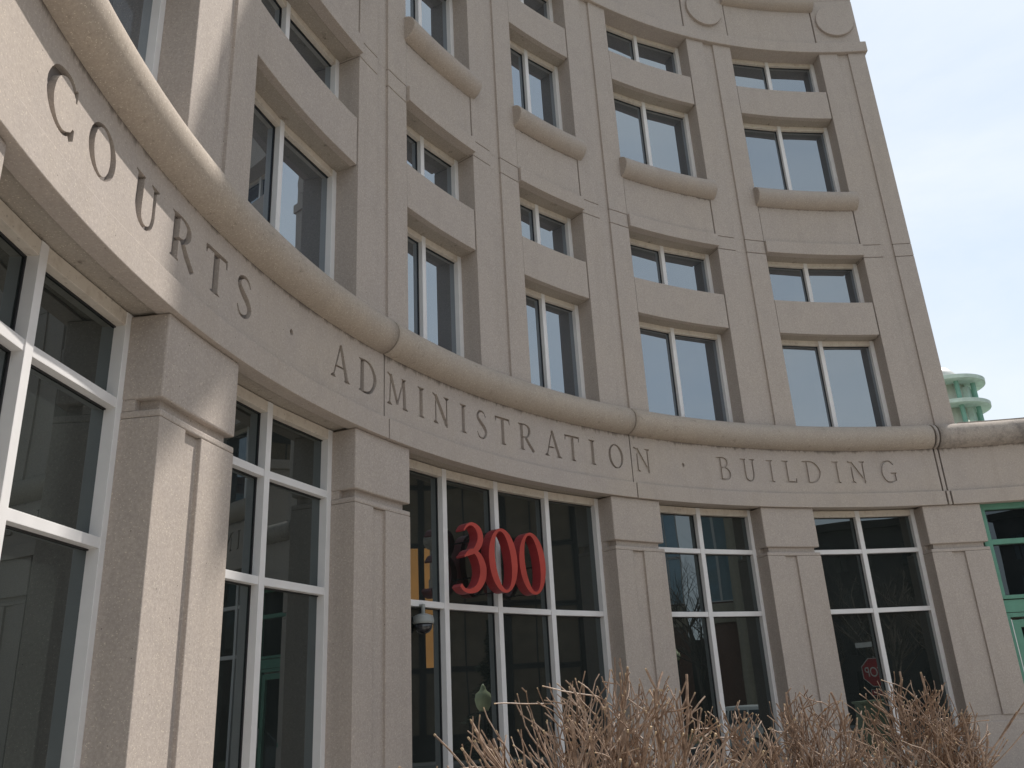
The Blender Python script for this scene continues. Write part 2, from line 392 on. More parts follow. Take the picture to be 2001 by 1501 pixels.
# ------------------------------------------------------------------ frieze with carved inscription
LET = [('C',27.6),('O',30.55),('U',33.92),('R',36.98),('T',39.9),('S',42.5),('.',47.05),
 ('A',52.05),('D',54.9),('M',58.1),('I',60.64),('N',62.9),('I',65.34),('S',67.43),('T',69.82),('R',72.5),('A',75.59),('T',77.85),('I',80.16),('O',82.88),('N',86.0),('.',90.64),
 ('B',95.25),('U',98.03),('I',100.49),('L',102.55),('D',105.09),('I',107.7),('N',109.98),('G',113.09)]
LH, LZ = .375, 3.175
JOINTS = [0.0, 28.9-.0, 56.62, 84.62, 118.3]
JOINTS = [12.0, 56.62, 84.62, 118.25, 118.95, 134.0]
K = rad(1)*R_FR
segs = [(12.0, 56.58), (56.70, 84.60), (84.72, 118.16), (118.32, 118.62), (118.78, 134.0)]
for i, (a0, a1) in enumerate(segs):
    shp = []
    for ch, ph in LET:
        if not (a0 < ph < a1): continue
        w, sl = (GL_BOLD if ph < 44 else GL)[ch]; sc = LH
        for s_ in sl:
            f = lambda p: ((ph*K)+(p[0]-w/2)*sc*(1.12 if ph < 44 else .98), LZ+p[1]*sc)
            shp.append(dict(out=[[f(p) for p in o] for o in s_['out']], q=[[f(p) for p in q] for q in s_['q']]))
    n = max(1, int((a1-a0)/1.0)); grid = [(a0+(a1-a0)*k/n)*K for k in range(1, n)]
    ov, tris, fl = carve(shp, (a0*K, a1*K, Z_BAND, Z_FR+.03), grid)
    g = Geo(); D = (.055, .044, .030, .03, .03)[i]
    front = [P(v.x/K, R_FR, v.y) for v in ov]; back = [P(v.x/K, R_FR+D, v.y) for v in ov]
    nv = len(ov); g.v = [tuple(v) for v in front+back]
    for t, f in zip(tris, fl):
        g.f.append(tuple(k+nv for k in t) if f else t); g.m.append(1 if f else 0)
    for a, b in boundary(tris, fl): g.f.append((a, b, b+nv, a+nv)); g.m.append(1)
    me = mesh_from('frieze_panel', g.v, g.f, g.m)
    bm = bmesh.new(); bm.from_mesh(me)
    for f in bm.faces:                 # consistent normals: face the court axis
        c = f.calc_center_median()
        if f.material_index == 0 and f.normal.dot(Vector((-c.x, -c.y, 0))) < 0: f.normal_flip()
    bmesh.ops.delete(bm, geom=[v for v in bm.verts if not v.link_faces], context='VERTS')
    bm.to_mesh(me); bm.free()
    o = link('frieze_panel', me, [M['frieze'], M['frieze']]); o.parent = bld; o.matrix_parent_inverse = Matrix.Translation(bld.location).inverted()
    # side returns and the thickness behind the face
    g = Geo()
    rr = R_FR+.05 if i != 3 else R_FR+.03
    for (x, y) in ((a0, a0+.02), (a1-.02, a1)):
        g = Geo(); g.block(x, y, R_FR+.004, 10.9, Z_BAND, Z_FR+.03, m=0); part(g, 'panel_return', [M['frieze']])
    # lower band, 4 cm proud, with a drip recess in its underside
    sh_ = .22 if i in (0, 1) else .1
    b0 = a0 + (.22 if i in (1,) else .12 if i else 0); b1 = a1 + (.22 if i == 0 else .12 if i < 4 else 0)
    g = Geo()
    g.block(b0, b1, R_BAND, 10.16, Z_SOF-.01, Z_BAND+.0, 1.0)
    part(g, 'frieze_band', [M['frieze']], bevel=.005)
    # torus moulding
    g = Geo(); n = max(1, int((a1-a0)/1.0)); m_ = 14
    t0, t1 = a0-.12 if i else a0, a1-.12 if i < 4 else a1
    vs = []
    for k in range(n+1):
        a = t0+(t1-t0)*k/n
        for q in range(m_+1):
            e = -math.pi/2+math.pi*q/m_
            vs.append(P(a, R_FR-.0-.222*math.cos(e), Z_TOR+.213*math.sin(e)))
    fs = [(k*(m_+1)+q, k*(m_+1)+q+1, (k+1)*(m_+1)+q+1, (k+1)*(m_+1)+q) for k in range(n) for q in range(m_)]
    fs += [tuple(range(m_+1)), tuple(n*(m_+1)+q for q in reversed(range(m_+1)))]
    g.add(vs, fs)
    o = part(g, 'torus_moulding', [M['moulding'] if i < 3 else M['moulding_old']], smooth=False)
    for f in o.data.polygons: f.use_smooth = len(f.vertices) == 4
g = Geo(); g.block(12, 134, R_FR+.045, 10.9, Z_SOF+.03, Z_PIER-.02, 1.0)
part(g, 'frieze_backing', [M['backing']])
g = Geo(); g.block(12, 134, 10.16, 10.9, Z_SOF+.012, Z_SOF+.029, 1.0)
part(g, 'soffit', [M['soffit']])
g = Geo(); g.block(12, 134, R_COL-.012, 10.9, Z_PIER-.018, Z_PIER-.003, 1.0)
part(g, 'ledge', [M['concrete']])
g = Geo(); g.block(121.2, 134, R_FR-.05, 13.5, Z_PIER-.002, Z_PIER+.02, 1.0)
part(g, 'wing_roof', [M['moulding_old']])

# ------------------------------------------------------------------ columns of the ground floor
def fpts(a0, a1, r, step=1.0):
    n = max(1, int(math.ceil((a1-a0)/step))); return [(a0+(a1-a0)*k/n, r) for k in range(n+1)]
def chan_profile(a0, a1, r0, ga, gw, gd, r1):
    pr = fpts(a0, ga-gw, r0) + fpts(ga-gw, ga, r0+gd) + fpts(ga, a1, r0) + fpts(a0, a1, r1)[::-1]
    out = []
    for q in pr:
        if not out or abs(out[-1][0]-q[0])+abs(out[-1][1]-q[1]) > 1e-6: out.append(q)
    return out
for (a0, a1, ga) in COLS:
    root = empty('column'); root.parent = bld; root.matrix_parent_inverse = Matrix.Translation(bld.location).inverted()
    g = Geo(); g.prism(chan_profile(a0, a1, R_COL, ga, 1.25, .04, 10.95), -.58, 1.965)
    part(g, 'shaft', [M['concrete']], root, bevel=.006)
    g = Geo(); g.block(a0, a1, R_COL, 10.95, 1.967, 2.02)
    part(g, 'shaft_cap', [M['concrete']], root, bevel=.010)
    g = Geo(); g.block(a0+.40, a1-.40, R_COL+.055, 10.25, 2.02, 2.105); g.block(a0+.03, a1-.03, 10.251, 10.94, 2.021, 2.104)
    part(g, 'reveal_joint', [M['concrete']], root)
    g = Geo(); g.block(a0+.12, a1-.12, R_COL+.02, 10.94, -.665, -.58)
    part(g, 'reveal_joint', [M['concrete']], root)
    g = Geo(); g.block(a0, a1, R_COL, 10.95, 2.105, Z_SOF-.012)
    part(g, 'capital', [M['concrete']], root, bevel=.013)
    g = Geo(); g.block(a0-.05, a1+.05, R_COL-.004, 10.95, -1.86, -.665)
    part(g, 'plinth', [M['concrete']], root, bevel=.012)

# ------------------------------------------------------------------ windows
def pane_axes(a, b, R, z):
    A, B = P(a, R, z), P(b, R, z); t = (B-A).normalized(); n = Vector((t.y, -t.x, 0))
    if n.dot(Vector((A.x, A.y, 0))) > 0: n = -n          # towards the court
    return A, B, t, n
def window(angs, R, z0, z1, trans, fw=.08, tw=.072, dp=.085, top=.105, glass='glass_low', mats=('frame', 'head'), name='window', bottom=True, label=None, topmask=None):
    f = Geo(); g = Geo()
    for i in range(len(angs)-1):
        A, B, t, n = pane_axes(angs[i], angs[i+1], R, 0)
        L = (B-A).length; c = (A+B)/2; c.z = 0
        def H(zc, h, m=0, prox=0.0):
            hw = L/2-(fw*S*.5)
            f.box(c+Vector((0, 0, S*zc+EYE))+n*(dp*S*.5+prox), t*hw, n*(dp*S*.5), Vector((0, 0, h*S/2)), m)
        H(z1-top/2, top, 1)
        for zt in trans: H(zt, tw, 0, -.003)
        if bottom: H(z0+.03, .06)
        zc = (z0+z1)/2
        q4 = [A+Vector((0,0,S*z0)), B+Vector((0,0,S*z0)), B+Vector((0,0,S*z1)), A+Vector((0,0,S*z1))]
        if (q4[1]-q4[0]).cross(q4[3]-q4[0]).dot(n) < 0: q4 = [q4[1], q4[0], q4[3], q4[2]]
        g.add(q4, [(0,1,2,3)])      # faces the court
        # gasket line beside the glass
        zs = [z0+(.06 if bottom else 0)]+[q for q in sorted(trans)]+[z1-top]
        for k in range(len(zs)-1):
            lo = zs[k]+(tw/2 if 0 < k else 0); hi = zs[k+1]-(tw/2 if k+1 < len(zs)-1 else 0)
            q = .012*S; hw = L/2-fw*S*.5
            base = c+Vector((0, 0, S*(lo+hi)/2+EYE))+n*.006
            hh = S*(hi-lo)/2
            for sgn in (-1, 1):
                f.box(base+t*(sgn*(hw-q/2)), t*(q/2), n*.006, Vector((0,0,hh)), 2)
                f.box(base+Vector((0,0,sgn*(hh-q/2))), t*(hw-q-.0005), n*.006, Vector((0,0,q/2)), 2)
    for i, a in enumerate(angs):
        A, B, t, n = pane_axes(a-.5, a+.5, R, 0)
        c = P(a, R, 0); c.z = 0
        end = i in (0, len(angs)-1)
        off = (fw*S*.5 if i == 0 else -fw*S*.5) if end else 0
        f.box(c+t*off+Vector((0, 0, S*(z0+z1)/2+EYE))+n*(dp*S*.5+.004), t*(fw*S*.5), n*(dp*S*.5+.004), Vector((0,0,S*(z1-z0)/2)), 0)
    fo = part(f, name, [M[mats[0]], M[mats[1]], M['gasket']], bld, bevel=.0025)
    go = part(g, 'pane', [M[glass]], fo, recalc=False)
    go.parent = fo; go.matrix_parent_inverse = Matrix.Identity(4)
    if label: fo['label'] = label
    return fo
ZB = -1.5
window([25.3, 30.85, 36.75], R_GL, ZB, Z_SOF, [2.07, 1.102])
window([42.5, 48.0, 53.85], R_GL, ZB, Z_SOF, [2.07, 1.102])
window([59.35, 65.12, 70.63, 76.2, 82.0], R_GL, ZB, Z_SOF, [1.095])
window([87.4, 93.05, 98.9], R_GL, ZB, Z_SOF, [2.07, 1.102])
window([104.4, 110.1, 115.9], R_GL, ZB, Z_SOF, [2.07, 1.102])
window([14.0, 19.85], R_GL, ZB, Z_SOF, [2.07, 1.102])
g = Geo(); g.block(12, 121.4, 10.35, 10.9, -1.85, ZB, 1.0); part(g, 'window_curb', [M['concrete']], bevel=.01)

# green glazed entrance beside the last column
RD = 10.32
f = window([121.52, 127.6, 133.7], RD, 1.17, Z_SOF, [2.11], fw=.13, tw=.085, dp=.1, top=.10, glass='glass_door', mats=('green', 'green'), name='transom_light', label='green framed glazing over the entrance door')
g = Geo()
for (a0, a1) in ((121.52, 127.6), (127.6, 133.7)):
    A, B, t, n = pane_axes(a0, a1, RD, 0); c = (A+B)/2; c.z = 0; L = (B-A).length
    g.box(c+Vector((0,0,S*1.055+EYE))+n*.035, t*(L/2), n*.035, Vector((0,0,S*.10)))
part(g, 'door_header', [M['green']], bevel=.004)
for (a0, a1) in ((121.52, 127.5), (127.6, 133.7)):
    A, B, t, n = pane_axes(a0, a1, RD, 0); c = (A+B)/2; c.z = 0; L = (B-A).length
    d = Geo(); zt, zb = .945, -1.76
    zc = EYE+S*(zt+zb)/2; hh = S*(zt-zb)/2
    for sg in (-1, 1): 
        d.box(c+Vector((0,0,zc))+t*sg*(L/2-.06)+n*.04, t*.06, n*.04, Vector((0,0,hh)))
        d.box(c+Vector((0,0,zc-.02))+t*sg*(L/2-.19)+n*.03, t*.055, n*.03, Vector((0,0,hh-.08)))
    d.box(c+Vector((0,0,EYE+S*zt-.03))+n*.038, t*(L/2-.12), n*.038, Vector((0,0,.03)))
    d.box(c+Vector((0,0,EYE+S*zt-.15))+n*.028, t*(L/2-.245), n*.028, Vector((0,0,.055)))
    d.box(c+Vector((0,0,EYE+S*zb+.14))+n*.028, t*(L/2-.245), n*.028, Vector((0,0,.12)))
    do = part(d, 'door', [M['green']], bevel=.003)
    gg = Geo(); gg.box(c+Vector((0,0,zc)), t*(L/2-.2), n*.006, Vector((0,0,hh-.1)))
    go = gg.build('door_pane', [M['glass_door']]); go.parent = do
    w = Geo(); w.box(c+Vector((0,0,zc))-t*(L/2-.125)+n*.068, t*.008, n*.006, Vector((0,0,hh-.09)))
    wo = w.build('weatherstrip', [M['frame']]); wo.parent = do
    h = Geo(); h.tube([c+Vector((0,0,1.0))+t*(L/2-.19)+n*.12, c+Vector((0,0,1.35))+t*(L/2-.19)+n*.12], [.014, .014], 8)
    ho = h.build('handle', [M['frame']]); ho.parent = do

# ------------------------------------------------------------------ upper storeys
TIERS = [(Z_PIER, 5.925, 'tall'), (6.577, 7.54, 'small'), (8.9, 10.695, 'tall'), (11.35, 12.32, 'small')]
Z_COR0, Z_COR1 = 12.31, 12.56
bays = []
for k in range(len(GR)-2):
    bays.append((GR[k]+2.28, GR[k+1]-3.52))
piers = [(GR[k]-3.52, GR[k]+2.28, GR[k]) for k in range(len(GR)-1)]
piers[-1] = (piers[-1][0], 120.95, GR[6])
JZ = [7.51, 7.775]
for (a0, a1, ga) in piers:
    root = empty('pier'); root.parent = bld; root.matrix_parent_inverse = Matrix.Translation(bld.location).inverted()
    g = Geo(); q = .007
    for z0, z1 in ((Z_PIER-.002, JZ[0]-q), (JZ[0]+q, JZ[1]-q), (JZ[1]+q, Z_COR0)):
        g.prism(chan_profile(a0, a1, R_UP, ga, 1.3, .04, 10.95), z0, z1)
    part(g, 'pier_shaft', [M['concrete']], root, bevel=.006)
    g = Geo()
    for z in JZ:
        g = Geo(); g.block(a0+.03, ga-1.3-.9 if 0 else ga-1.33, R_UP+.012, 10.9, z-q-.001, z+q+.001); part(g, 'joint', [M['backing']], root)
        g = Geo(); g.block(ga+.03, a1-.03, R_UP+.012, 10.9, z-q-.001, z+q+.001); part(g, 'joint', [M['backing']], root)
        g = Geo(); g.block(ga-1.33, ga+.03, R_UP+.0405, 10.9, z-q-.002, z+q+.002); part(g, 'channel_floor', [M['concrete']], root)
    # parapet storey above the cornice, with a round medallion
    g = Geo(); g.block(a0+.05, a1-(.22 if a1 > 120 else .05), R_UP, 10.95, Z_COR1, 13.72)
    part(g, 'pier_panel', [M['concrete']], root, bevel=.008)
    cm = (a0+a1)/2 if a1 < 120 else (a0+a1)/2-.05
    g = Geo(); rr = .40; C0 = P(cm, R_UP, 13.15); t = Vector((math.cos(rad(cm)), -math.sin(rad(cm)), 0)); nn = -Vector((math.sin(rad(cm)), math.cos(rad(cm)), 0))
    N = 48; vs = [C0+t*S*rr*math.cos(2*math.pi*k/N)+Vector((0,0,S*rr*math.sin(2*math.pi*k/N)))+nn*S*d for d in (-.03, .06) for k in range(N)]
    g.add(vs, [(k, (k+1) % N, N+(k+1) % N, N+k) for k in range(N)]+[tuple(range(N))[::-1], tuple(range(N, 2*N))])
    part(g, 'medallion', [M['concrete']], root, bevel=.006)
def bull(a0, a1, zc, r, z=None):
    g = Geo(); n = 12; m_ = 14; vs = []
    for k in range(n+1):
        a = a0+(a1-a0)*k/n
        for q in range(m_+1):
            e = -math.pi/2+math.pi*q/m_
            vs.append(P(a, R_UP+.03-r*1.05*math.cos(e), zc+r*math.sin(e)))
        vs.append(P(a, R_UP+.2, zc+r)); vs.append(P(a, R_UP+.2, zc-r))
    mm = m_+3
    fs = [(k*mm+q, k*mm+(q+1) % mm, (k+1)*mm+(q+1) % mm, (k+1)*mm+q) for k in range(n) for q in range(mm)]
    fs += [tuple(range(mm)), tuple(n*mm+q for q in reversed(range(mm)))]
    g.add(vs, fs)
    o = part(g, 'bullnose_sill', [M['sill']])
    for f in o.data.polygons: f.use_smooth = len(f.vertices) == 4
    o.modifiers.new('b', 'BEVEL').width = .012; o.modifiers['b'].limit_method = 'ANGLE'; o.modifiers['b'].angle_limit = rad(50); o.modifiers['b'].segments = 2
for bi, (a0, a1) in enumerate(bays):
    am = (a0+a1)/2-.15
    j = .085
    for z0, z1 in ((5.925, 6.577), (7.54, 8.72), (10.695, 11.35)):
        g = Geo(); g.block(a0+j, a1-j, R_UP+.012, 10.9, z0, z1)
        part(g, 'spandrel', [M['spandrel'] if 7 < z0 < 8 else M['concrete']], bevel=.006)
    for z0, z1 in ((7.56, 8.7), (5.94, 6.56), (10.71, 11.33)):
        for x0, x1 in ((a0-.12, a0+j+.02), (a1-j-.02, a1+.12)):
            g = Geo(); g.block(x0, x1, R_UP+.05, 10.9, z0, z1); part(g, 'spandrel_joint', [M['backing']])
    g = Geo(); g.block(a0+.03, a1+.03, R_UP-.052, R_UP+.1, 7.535, JZ[1])
    part(g, 'spandrel_band', [M['concrete']], bevel=.005)
    for z in (5.925, 7.54, 10.695, Z_COR0+.01):
        g = Geo(); g.block(a0-.02, a1+.02, R_UP+.10, 10.9, z-.004, z+.004); part(g, 'soffit', [M['soffit']])
    bull(a0-.22, a1+.42, 8.735, .2)
    for z0, z1, kd in TIERS:
        window([a0-.0, am, a1+.0], R_GU, z0, z1, [], fw=.075, dp=.07, top=.09, glass='glass_up')
    # above the cornice
    g = Geo(); g.block(a0+.08, a1-.08, R_UP+.012, 10.9, Z_COR1, 13.6); part(g, 'spandrel', [M['concrete']], bevel=.006)
    bull(a0-.3, a1+.3, 13.62, .2)
    window([a0, am, a1], R_GU, 13.8, 15.6, [], fw=.075, dp=.07, top=.09, glass='glass_up')
g = Geo(); g.block(12, 121.25, R_UP-.055, 11.4, Z_COR0, Z_COR1); part(g, 'cornice_band', [M['concrete']], bevel=.01)
g = Geo(); g.block(12, 120.9, R_UP+.05, 10.9, Z_COR1, 13.72); part(g, 'wall_core', [M['concrete']])
g = Geo(); g.block(12, 121.1, R_UP-.03, 11.2, 15.6, 17.2); part(g, 'upper_wall', [M['concrete']])
for (a0, a1, ga) in piers:
    g = Geo(); g.block(a0, a1-(.15 if a1 > 120 else 0), R_UP-.0, 10.9, 13.722, 15.6); part(g, 'attic_pier', [M['concrete']], bevel=.01)
# rear mass: closes the wall behind the glass, the end return and unseen storeys made tall to shade the facade
g = Geo(); g.block(12, 120.8, 10.9, 13.5, -1.8, 17.2); part(g, 'rear_wall', [M['concrete']])
g = Geo(); g.block(46, 120.8, R_UP, 13.5, 17.2, 31.0, 2); part(g, 'unseen_storeys', [M['concrete']])
g = Geo(); g.block(120.95, 134, 10.95, 13.5, -1.8, 4.1); part(g, 'wing_wall', [M['concrete']])

g = Geo()
def wbox(g, x0, x1, y0, y1, z0, z1, m=0):
    g.box(W((x0+x1)/2, (y0+y1)/2, (z0+z1)/2), Vector((S*(x1-x0)/2,0,0)), Vector((0,S*(y1-y0)/2,0)), Vector((0,0,S*(z1-z0)/2)), m)
# unseen blocks added high over the right end to shape the sun's shadow
wbox(g, 7.9, 9.3, -5.6, -4.6, 21.3, 31)
part(g, 'sun_blocker', [M['concrete']])
g = Geo()
A_ = [W(7.2, -4.6, 22.6), W(7.2, -5.5, 22.6), W(7.9, -5.5, 22.6), W(7.9, -4.6, 22.6), W(7.2, -4.6, 24.0), W(7.2, -5.5, 24.0), W(7.9, -5.5, 25.8), W(7.9, -4.6, 25.8)]
g.add(A_, [(0,3,2,1),(4,5,6,7),(0,1,5,4),(1,2,6,5),(2,3,7,6),(3,0,4,7)]); part(g, 'sun_blocker_slab', [M['concrete']])

annex = empty('annex_building', tuple(W(9.2, -15, 0).xy)+(0,), 'low plain concrete annex standing past the entrance, mirrored in the lobby glass', 'building')
g = Geo(); wbox(g, 7.4, 10.15, -18, -12, -2.6, 7.2); keep(g.build('wall', [M['concrete']], bevel=.02), annex)
g = Geo(); wbox(g, 7.3, 10.25, -18.1, -11.9, 7.2, 7.5); keep(g.build('parapet', [M['concrete']], bevel=.02), annex)
g = Geo(); wbox(g, 8.9, 10.0, -11.99, -11.95, 3.2, 5.6); wf_ = g.build('window', [M['glass_door']]); keep(wf_, annex)
g = Geo(); wbox(g, 9.41, 9.49, -11.95, -11.9, 3.2, 5.6); wbox(g, 8.9, 9.405, -11.95, -11.91, 4.5, 4.58); wbox(g, 9.495, 10.0, -11.95, -11.91, 4.5, 4.58); keep(g.build('window_frame', [M['frame']]), annex)

# ------------------------------------------------------------------ the red street number on the glass
ph = rad(70.6); T = Vector((math.cos(ph), -math.sin(ph), 0)); Nn = -Vector((math.sin(ph), math.cos(ph), 0))
num = empty('address_number', tuple(-Nn*10.2*S + T*(-.2)*S + Vector((0,0,EYE+S*1.25))), 'big red raised numerals reading 300 mounted in front of the entrance window', 'sign')
def digit(shapes, D0=10.1, depth=.14):
    ov, tris, fl = carve(shapes, None, [])
    g = Geo(); nv = len(ov)
    def Q(v, D): return -Nn*(D*S)+T*(v.x*S)+Vector((0,0,v.y*S+EYE))
    g.v = [tuple(Q(v, D0)) for v in ov]+[tuple(Q(v, D0+depth)) for v in ov]
    for t, f in zip(tris, fl):
        if f: g.f += [t, tuple(k+nv for k in reversed(t))]; g.m += [0, 1]
    for a, b in boundary(tris, fl): g.f.append((a, b, b+nv, a+nv)); g.m.append(1)
    # studs holding it off the glass
    me = mesh_from('digit', g.v, g.f, g.m)
    bm = bmesh.new(); bm.from_mesh(me); bmesh.ops.delete(bm, geom=[v for v in bm.verts if not v.link_faces], context='VERTS')
    bmesh.ops.recalc_face_normals(bm, faces=bm.faces); bm.to_mesh(me); bm.free()
    o = link('digit', me, [M['red'], M['redside']]); keep(o, num)
    return o
three = [spline([(-.868, 1.975), (-.80, 2.045), (-.705, 2.062), (-.61, 2.0), (-.585, 1.90), (-.63, 1.80), (-.72, 1.725), (-.875, 1.662)], [.022, .03, .045, .09, .10, .09, .055, .018], 6),
         spline([(-.868, 1.655), (-.79, 1.728), (-.70, 1.735), (-.61, 1.67), (-.555, 1.55), (-.57, 1.42), (-.66, 1.30), (-.78, 1.255), (-.88, 1.262), (-.945, 1.315)], [.018, .03, .05, .09, .115, .11, .08, .055, .045, .05], 6)]
digit(three)
digit([ring(ell(-.176, 1.667, .266, .400, 40, .05), ell(-.178, 1.667, .150, .365, 40, .12))])
digit([ring(ell(.392, 1.672, .262, .400, 40, .05), ell(.388, 1.672, .150, .365, 40, .12))])
g = Geo()
for sx, sz in ((-.57, 1.9), (-.57, 1.45), (-.18, 2.045), (-.18, 1.29), (.39, 2.05), (.39, 1.292), (.13, 1.67), (.65, 1.67)):
    a = -Nn*(10.23*S)+T*(sx*S)+Vector((0,0,sz*S+EYE)); g.tube([a, a-Nn*.18], [.008, .008], 6)
keep(g.build('standoff_pins', [M['gasket']]), num)

# dome camera under the transom
cp = P(62.4, R_GL-.14, 1.045)
cam_t = empty('security_camera', tuple(cp), 'small white dome camera hanging below the transom left of the red numerals', 'camera')
g = Geo(); g.lathe(cp+Vector((0,0,-.16)), [(.105, .0), (.11, .02), (.10, .075), (.05, .095)], 28); keep(g.build('housing', [M['camgrey']], smooth=False), cam_t)
g = Geo(); g.lathe(cp+Vector((0,0,-.16)), [(.02, -.10), (.06, -.085), (.085, -.05), (.095, -.003)], 28); keep(g.build('lens_dome', [M['dome']], smooth=True), cam_t)
g = Geo(); g.tube([cp+Vector((0,0,-.07)), cp+Vector((0,0,.03))], [.02, .02], 10); g.tube([cp+Vector((0,0,.02)), P(62.4, R_GL, 1.07)], [.018, .018], 8); keep(g.build('mount', [M['camgrey']]), cam_t)

# ------------------------------------------------------------------ green rooftop beacon behind the wing
bd = 27.0; az = 147.9; bx, by = bd*math.sin(rad(az)), 8.716+bd*math.cos(rad(az))
base = W(bx, by, 0); base.z = 0
bea = empty('rooftop_beacon', (base.x, base.y, 0), 'pale green round beacon of stacked discs on a drum behind the roofline', 'tower')
def zz(slope): return EYE+S*bd*slope
for zc in (.2945, .268, .2415, .215):
    g = Geo(); h = S*.25
    g.lathe(Vector((base.x, base.y, zz(zc))), [(S*1.02, -.03), (S*1.16, -.02), (S*1.17, .075), (S*1.12, .09), (S*.4, .11)], 64)
    keep(g.build('disc', [M['greenpale']]), bea)
g = Geo(); g.lathe(Vector((base.x, base.y, 0)), [(S*.62, 0), (S*.62, zz(.2945))], 48); keep(g.build('drum', [M['beacon_core']], smooth=False), bea)
for o in [o for o in bea.children if 'drum' in o.name]:
    for f in o.data.polygons: f.use_smooth = len(f.vertices) == 4
g = Geo(); g.lathe(Vector((base.x, base.y, zz(.2945)+.14)), [(S*.5, 0), (S*.47, .22), (S*.3, .4), (S*.1, .47)], 32); keep(g.build('cap_dome', [M['whiteplastic']], smooth=True), bea)
for k in range(8):
    t = 2*math.pi*(k+.35)/8; g = Geo()
    q = Vector((base.x+S*.86*math.cos(t), base.y+S*.86*math.sin(t), 0))
    g.tube([q+Vector((0,0,zz(.19))), q+Vector((0,0,zz(.2945)))], [.06, .06], 8); keep(g.build('post', [M['beacon_post']]), bea)
for k in range(4):
    t = 2*math.pi*(k+.1)/4; g = Geo(); q = Vector((math.cos(t), math.sin(t), 0)); r_ = Vector((-q.y, q.x, 0))
    g.box(Vector((base.x, base.y, (zz(.19)+zz(.29))/2))+q*S*.68, q*S*.08, r_*.09, Vector((0,0,(zz(.29)-zz(.19))/2))); keep(g.build('rib', [M['greenpale']]), bea)

